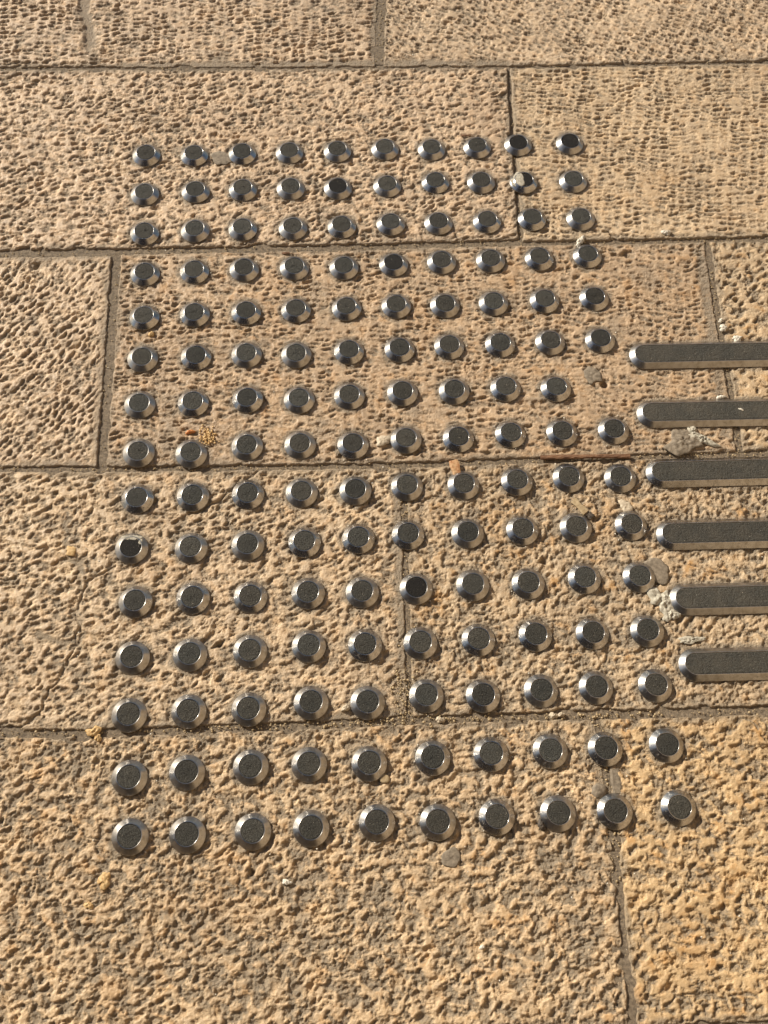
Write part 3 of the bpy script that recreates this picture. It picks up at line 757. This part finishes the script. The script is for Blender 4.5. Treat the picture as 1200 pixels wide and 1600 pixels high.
for i, (bx, by) in enumerate(BARS):
    t = bpy.data.objects.new('guiding_bar', None); COL.objects.link(t); t.empty_display_size = 0.02
    t.location = (bx * MM, by * MM, 0); t.rotation_euler = (rad(rng.gauss(0, 0.3)), 0, rad(BAR_ANGLE + rng.gauss(0, 0.15)))
    link('bevelled_rim', bar_rim, None, t)
    s = link('grip_strip', bar_grit, None, t, (0, 0, (HT - 0.25) * MM)); k = rng.uniform(0.85, 1.15); s.color = (k, k, k, 1)
    tag(t, '%s steel guiding bar with gritty strip%s' % (BN[i], BX[i]), 'guiding bar', 'steel guiding bars running out to the right')

# ------------------------------------------------------------------ small things lying on the stones
GR = 'scraps lying on the paving'
lump('gum_spot', -226, 965, 13, 12, 10, 1.0, 41, M_GUM, 'dark grey flattened gum between two studs of the topmost row', 'gum', irr=0.3, rough=0.5, power=5)
lump('gum_spot', 293.5, 441, 13, 15, 20, 1.0, 42, M_GUM, 'smooth grey brown flattened patch tucked behind a stud near the fifth bar', 'gum', irr=0.22, rough=0.25, power=6)
lump('gum_spot', 81.5, 136, 9.0, 9.5, 0, 0.6, 43, M_GUM, 'round flat grey gum spot below the bottom row of studs', 'gum', irr=0.16, rough=0.7, power=6, z=-0.35)
lump('round_scale', 14.5, 207, 5.2, 4.6, 0, 1.6, 44, M_STRAW, 'small round brown seed scale against a stud rim, second row from bottom', 'seed scale', irr=0.06, rough=0.15, power=6)
lump('grey_flake', 231, 678, 8.5, 12, 25, 1.3, 45, M_GUM, 'grey crusty flake beside the empty stud hole', 'flake', irr=0.25, rough=0.6, squarish=0.4, power=5)
lump('dry_crust', 331, 597, 22, 14, 8, 2.4, 46, M_GUM, 'large grey crumpled crust lying between the second and third bars', 'crust', irr=0.35, rough=0.8, rings=16, segs=56, power=6)
lump('pale_crust', 352, 602, 15, 6, -18, 3.0, 47, M_PLASTER, 'pale curled scrap on the edge of the grey crust between two bars', 'scrap', irr=0.45, rough=0.9, rings=12, segs=44, power=4)
lump('pale_crust', 342, 611, 4, 9, 15, 2.6, 59, M_PLASTER, 'thin pale curl standing above the grey crust, close under the second bar', 'scrap', irr=0.45, rough=0.8, rings=10, segs=36, power=4)
lump('mortar_clump', 297, 407, 12, 15, 20, 2.4, 48, M_PLASTER, 'crumbled pale mortar clump at the left tip of the fifth bar', 'mortar', irr=0.5, rough=1.3, rings=16, segs=56, power=3)
lump('mortar_clump', 306, 392, 8, 7, 0, 2.0, 49, M_PLASTER, 'smaller crumbled mortar clump just below the fifth bar tip', 'mortar', irr=0.5, rough=1.2, rings=12, segs=40, power=3)
lump('mortar_clump', 325, 366, 13, 4, 15, 1.4, 50, M_PLASTER, 'thin streak of mortar above the lowest bar', 'mortar', irr=0.5, rough=1.0, rings=10, segs=40, power=3)

# chip of rusty wood: a bent box plate
def plate(name, x, y, L, W, T, rot, tilt, mat, label, cat, bend=0.0, seed=1, z=0.3, n=10, m=5):
    bm = bmesh.new(); rg = random.Random(seed)
    G = []
    for k in (0, 1):
        for i in range(n + 1):
            for j in range(m + 1):
                u = i / n - .5; w = j / m - .5
                e = 1 + 0.12 * math.sin(7 * u + seed) * (1 if k else .9)
                zz = bend * (0.25 - u * u) * 4 + (T if k else 0) * (1 - 0.25 * (abs(w) > .45)) + (rg.uniform(-.12, .12) * T)
                G.append(bm.verts.new(Vector((u * L + rg.uniform(-.02, .02) * W, w * W * e, zz)) * MM))
    def id_(k, i, j): return G[k * (n + 1) * (m + 1) + i * (m + 1) + j]
    for i in range(n):
        for j in range(m):
            bm.faces.new((id_(1, i, j), id_(1, i + 1, j), id_(1, i + 1, j + 1), id_(1, i, j + 1)))
            bm.faces.new((id_(0, i, j), id_(0, i, j + 1), id_(0, i + 1, j + 1), id_(0, i + 1, j)))
    for i in range(n):
        bm.faces.new((id_(0, i, 0), id_(0, i + 1, 0), id_(1, i + 1, 0), id_(1, i, 0)))
        bm.faces.new((id_(0, i, m), id_(1, i, m), id_(1, i + 1, m), id_(0, i + 1, m)))
    for j in range(m):
        bm.faces.new((id_(0, 0, j), id_(1, 0, j), id_(1, 0, j + 1), id_(0, 0, j + 1)))
        bm.faces.new((id_(0, n, j), id_(0, n, j + 1), id_(1, n, j + 1), id_(1, n, j)))
    bm.normal_update(); me = bpy.data.meshes.new(name); bm.to_mesh(me); bm.free()
    me.materials.append(mat)
    o = link(name, me, None, None, (x * MM, y * MM, z * MM), (rad(tilt), 0, rad(rot)))
    return tag(o, label, cat)
plate('wood_chip', 76, 549, 19, 10, 2.4, -74, 4, M_CHIP, 'rusty orange wood chip bridging the joint behind a stud', 'wood chip', 0.6, 3)
plate('flat_twig', 220, 572, 100, 4.6, 2.6, 4.2, -6, M_TWIG, 'long flat brown twig lying in the joint right of centre', 'twig', 0.7, 4, z=-1.0, n=26)
plate('straw_stick', 212, 511, 20, 7.0, 1.6, -47, 5, M_STRAW, 'pale straw stick leaning on a stud left of the fourth bar', 'stick', 0.3, 5, z=0.4)
plate('stick_end', 223.5, 500.5, 6, 7, 2.0, -47, 0, M_DARK, 'dark stub at the end of the pale straw stick', 'stub', 0.1, 6, z=0.4, n=3)
plate('mortar_bar', 241.5, 217, 24, 9.5, 1.6, 96, 0, M_GUM, 'long sliver of old mortar in the wide joint between the last two stud rows', 'mortar sliver', 0.1, 8, z=-1.4)
plate('bark_flake', -135, 826, 9, 2.6, 1.0, 10, 0, M_TWIG, 'short dark splinter in the joint under the third row', 'splinter', 0.2, 9, z=-1)
plate('bark_flake', 78.5, 1022, 12, 2.4, 1.2, 6, 0, M_TWIG, 'short dark splinter behind a stud of the topmost row', 'splinter', 0.2, 10, z=0.0)
lump('oval_pebble', 224.5, 207, 8.0, 7.2, 40, 3.2, 60, M_GUM, 'grey oval pebble in the wide joint above the bottom row', 'pebble', irr=0.1, rough=0.15, power=3, z=-2)
lump('small_stone', 167.8, 171, 3.4, 5.6, 10, 2.6, 61, M_DARK, 'small dark stone against a stud of the bottom row', 'stone', irr=0.3, rough=0.3)
lump('stone_chip', -5, 579, 8.5, 6.0, 10, 2.6, 62, M_PEBBLE, 'pale yellowish stone chip left of a stud above the long joint', 'stone chip', irr=0.25, rough=0.3, squarish=0.5)
lump('stone_chip', 181, 279, 4.2, 3.4, 10, 3.4, 63, M_PEBBLE, 'pale stone chip in the lower joint, largest of the crumbs there', 'stone chip', irr=0.3, rough=0.4, z=-2)
lump('stone_chip', 189, 280.5, 3.6, 2.6, 30, 2.8, 64, M_PEBBLE, 'flat pale stone chip just right of the largest joint crumb', 'stone chip', irr=0.3, rough=0.4, z=-2)
lump('stone_chip', 67.5, 268.5, 4.4, 3.6, 10, 3.2, 65, M_PEBBLE, 'whitish stone chip in the lower joint under a stud', 'stone chip', irr=0.3, rough=0.5, z=-2)
lump('stone_chip', -28, 275, 4.0, 3.8, 0, 3.0, 66, M_PEBBLE, 'whitish stone chip left of the fifth stud above the lower joint', 'stone chip', irr=0.3, rough=0.5, z=-.4)
lump('yellow_crumb', -275, 238, 6.5, 5.5, 0, 2.6, 67, M_GOLD, 'yellow crumbly bit in the lower joint at far left', 'crumb', irr=0.45, rough=0.8)
lump('yellow_crumb', -270, 232, 4.0, 3.2, 40, 2.0, 68, M_GOLD, 'smaller yellow crumb just right of the far left crumb', 'crumb', irr=0.4, rough=0.7)
lump('yellow_flake', -328.5, 427.7, 5.0, 5.0, 0, 1.3, 69, M_GOLD, 'square yellow flake left of the mortar smeared stud', 'flake', irr=0.2, rough=0.3, squarish=0.8)
lump('yellow_crumb', -243.8, 98.7, 8, 5.5, 60, 1.8, 70, M_GOLD, 'pale yellow crumb below the bottom left stud', 'crumb', irr=0.45, rough=0.6)
lump('yellow_crumb', -255, 76, 4.0, 3.5, 0, 1.6, 71, M_GOLD, 'tiny yellow crumb near the lower left corner', 'crumb', irr=0.35, rough=0.6)
lump('gold_pebble', -280, 701.5, 3.2, 3.6, 0, 2.4, 72, M_GOLD, 'tiny golden pebble under the leftmost stud of the fifth row', 'pebble', irr=0.2, rough=0.3)
lump('orange_crumb', -220, 577, 4.6, 2.8, 20, 2.0, 73, M_ORANGE, 'bright orange crumb behind a stud near the left', 'crumb', irr=0.4, rough=0.7)
lump('white_flake', 222, 868, 4.4, 5.2, -20, 3.0, 74, M_WHITE, 'pale curled flake in the joint between the third and fourth rows', 'flake', irr=0.5, rough=0.8)
lump('white_flake', 218.5, 861, 2.6, 4.4, -35, 2.2, 75, M_WHITE, 'thin pale flake touching the stud under the third row', 'flake', irr=0.5, rough=0.8)
lump('white_flake', 327, 886, 5.0, 4.0, 10, 3.0, 76, M_WHITE, 'white angular flake in the joint at upper right', 'flake', irr=0.5, rough=0.8)
lump('white_flake', 386.8, 752, 5.0, 4.0, 10, 2.0, 77, M_WHITE, 'white flake in the upright joint above the topmost bar', 'flake', irr=0.5, rough=0.8)
lump('white_flake', 385, 762, 3.0, 2.6, 10, 2.0, 177, M_WHITE, 'tiny white speck higher up the same upright joint', 'flake', irr=0.5, rough=0.8)
lump('white_flake', 402, 738, 6.5, 3.8, 14, 1.8, 78, M_WHITE, 'white thin flake right behind the topmost bar', 'flake', irr=0.5, rough=0.9)
lump('white_flake', 377, 658, 5.0, 2.4, 8, 2.0, 79, M_WHITE, 'white crumb lying right behind the second bar', 'flake', irr=0.35, rough=0.4)
lump('white_flake', 397, 640, 2.6, 1.4, -20, 0.8, 80, M_WHITE, 'tiny white crumb resting on the second bar', 'flake', irr=0.35, rough=0.3, z=HT)
lump('white_flake', -73, 106, 4.4, 2.8, 10, 1.8, 81, M_WHITE, 'white chip in a hollow below the bottom row', 'flake', irr=0.35, rough=0.5, z=-1)
lump('white_flake', 112, 58, 2.4, 2.4, 10, 1.6, 82, M_WHITE, 'white speck in the lower right hollow by the joint', 'flake', irr=0.35, rough=0.5, z=-1)
lump('stone_chip', 263, 514, 8.5, 6.5, -30, 1.8, 83, M_PEBBLE, 'broad pale chip behind the rightmost stud near the third bar', 'stone chip', irr=0.35, rough=0.4, power=4)

# crumbs nobody could count: joint grit, the golden cluster and loose grains
def grains(name, pts, mat, label, cat=None):
    vs = []; fs = []; rg = random.Random(len(pts))
    for (x, y, z, s) in pts:
        o = len(vs); a0 = rg.uniform(0, 6.28)
        k = [rg.uniform(.6, 1.3) for _ in range(8)]
        for i in range(6):
            a = a0 + i * math.pi / 3; vs.append((x + s * k[i] * math.cos(a), y + s * k[i] * math.sin(a), z + rg.uniform(-.2, .4) * s))
        vs.append((x + rg.uniform(-.3, .3) * s, y, z + s * .75 * k[6])); vs.append((x, y, z - s * .6))
        for i in range(6):
            fs.append((o + i, o + (i + 1) % 6, o + 6)); fs.append((o + (i + 1) % 6, o + i, o + 7))
    me = mesh_from(name, np.array(vs) * MM, np.array(fs), False)
    ob = link(name, me, mat); ob['kind'] = 'stuff'; ob['label'] = label
    ob['category'] = cat
    return ob
rg = random.Random(5)
pts = []
def along(fn, a, b, n, hw, horiz, z, smin=.4, smax=1.3, bias=0):
    for _ in range(n):
        t = rg.uniform(a, b); s = rg.gauss(0, hw) + bias
        sz = smin + (smax - smin) * rg.random() ** 3
        if horiz: pts.append((t, float(fn(t)) + s, z + rg.uniform(-.3, .4), sz))
        else: pts.append((float(fn(t)) + s, t, z + rg.uniform(-.3, .4), sz))
along(J[4], -400, 410, 520, 2.0, True, -1.9, .4, 1.6); along(J[4], -60, 240, 160, 2.4, True, -1.9, .5, 1.8)
along(J[3], -440, 440, 380, 1.9, True, -2.2); along(J[2], -500, 470, 420, 3.0, True, -2.2); along(J[1], -560, 490, 260, 2.4, True, -2.3)
along(V3, 268, 545, 330, 4.5, False, -2.0, .4, 1.4); along(V3, 262, 320, 220, 9, False, -0.6, .4, 1.6, -7); along(V4, 120, 284, 220, 4, False, -2.2, .4, 1.6); along(V4, 0, 120, 25, 1.0, False, -3.2, .3, .8)
along(V2b, 590, 880, 200, 3, False, -2.1); along(V2a, 530, 812, 120, 3.5, False, -2.7); along(V0, 1137, 1260, 120, 5, False, -2.0); along(V1, 860, 1139, 50, 1.5, False, -2.8)
grains('joint_grit', pts, M_STRAW, 'sand grains and crumbs gathered in the joints', 'grit')
pts = []
for _ in range(900):
    y = rg.uniform(0, 1200); w0 = -330 - 0.19 * y; w1 = 375 + 0.09 * y
    pts.append((rg.uniform(w0, w1), y, rg.uniform(-.9, .05), .3 + .8 * rg.random() ** 4))
for sx, sy, r, c in stud_list:
    for _ in range(rg.randrange(0, 6)):
        a = rg.uniform(0, 6.28); q = 18.2 + rg.expovariate(.6); pts.append((sx + q * math.cos(a), sy + q * math.sin(a), -.3, .3 + .7 * rg.random() ** 2))
grains('loose_grains', pts, M_WHITE, 'tiny pale grains scattered over the dressed stones', 'grit')
pts = [(-199.6 + rg.gauss(0, 4.4), 571.7 + rg.gauss(0, 4.8), rg.uniform(-.2, 1.2), rg.uniform(.8, 1.6)) for _ in range(110)]
grains('golden_crumbs', pts, M_GOLD, 'heap of golden biscuit crumbs behind a stud near the left', 'crumbs')
for o in list(bpy.data.objects):
    if o.name.startswith(('golden_crumbs',)): o['kind'] = 'stuff'
bpy.context.view_layer.update()

# ------------------------------------------------------------------ the side of the street behind the camera, seen only as reflections in the steel, and an added dark reflector
M_WALL = simple_mat('house_limestone', (0.32, 0.25, 0.17), (0.42, 0.33, 0.23), 3, 0.85, 0.004)
M_GLASS = simple_mat('dark_window', (0.03, 0.035, 0.04), (0.05, 0.055, 0.06), 2, 0.1, 0)
M_DOOR = simple_mat('green_door', (0.05, 0.09, 0.08), (0.07, 0.12, 0.10), 8, 0.5, 0)
def box_me(name, lo, hi, mat):
    bm = bmesh.new(); bmesh.ops.create_cube(bm, size=1)
    for v in bm.verts: v.co = Vector([(lo[i] + hi[i]) / 2 + v.co[i] * (hi[i] - lo[i]) for i in range(3)])
    me = bpy.data.meshes.new(name); bm.to_mesh(me); bm.free(); me.materials.append(mat); return me
def house(x, y, rot, L, H, label):
    t = bpy.data.objects.new('stone_house', None); COL.objects.link(t)
    t.location = (x, y, 0); t.rotation_euler = (0, 0, rad(rot))
    link('wall', box_me('wall', (0, -6, -0.01), (L, 0, H), M_WALL), None, t)
    link('cornice', box_me('cornice', (-0.1, -6, H), (L + .1, 0.18, H + 0.25), M_WALL), None, t)
    n = int(L / 2.6)
    for k in range(n):
        cx = (k + .5) * L / n
        for f in range(max(1, int(H / 3))):
            if f == 0 and k % 3 == 1:
                link('door', box_me('door', (cx - .5, -.02, 0), (cx + .5, .03, 2.2), M_DOOR), None, t); continue
            z = 1.1 + 3 * f
            w = link('window', box_me('window', (cx - .45, -.02, z), (cx + .45, .04, z + 1.4), M_GLASS), None, t)
            link('sill', box_me('sill', (cx - .6, .042, z - .1), (cx + .6, .16, z - .003), M_WALL), None, w)
    tag(t, label, 'house')
house(7.0, 1.2, -90, 22, 6.5, 'sunlit limestone house along the side of the street, mirrored in the steel')
house(9.0, -11.0, 180, 26, 6.5, 'limestone house across the end of the street, mirrored in the steel')

# unseen wall behind the camera, turned from the sun, added for navy reflections
M_REFLECTOR = simple_mat('slate_blue_reflector', (0.030, 0.036, 0.062), (0.045, 0.052, 0.085), 6, 0.7, 0.001)
t = bpy.data.objects.new('dark_reflector', None); COL.objects.link(t)
t.location = (-1.25, -0.02, 0); t.rotation_euler = (0, 0, rad(-45))
link('wall', box_me('wall', (0, -1.2, -0.01), (4.2, -0.03, 3.2), M_REFLECTOR), None, t)
for k in range(4):
    link('reflector_panel', box_me('reflector_panel', (0.1 + k * 1.03, -0.03, 0.25), (1.0 + k * 1.03, 0.03, 2.5), M_REFLECTOR), None, t)
link('reflector_head', box_me('reflector_head', (0.1, -0.03, 2.6), (4.1, 0.06, 3.1), M_REFLECTOR), None, t)
tag(t, 'unseen slate blue reflector wall, added to darken the steel', 'shop front')
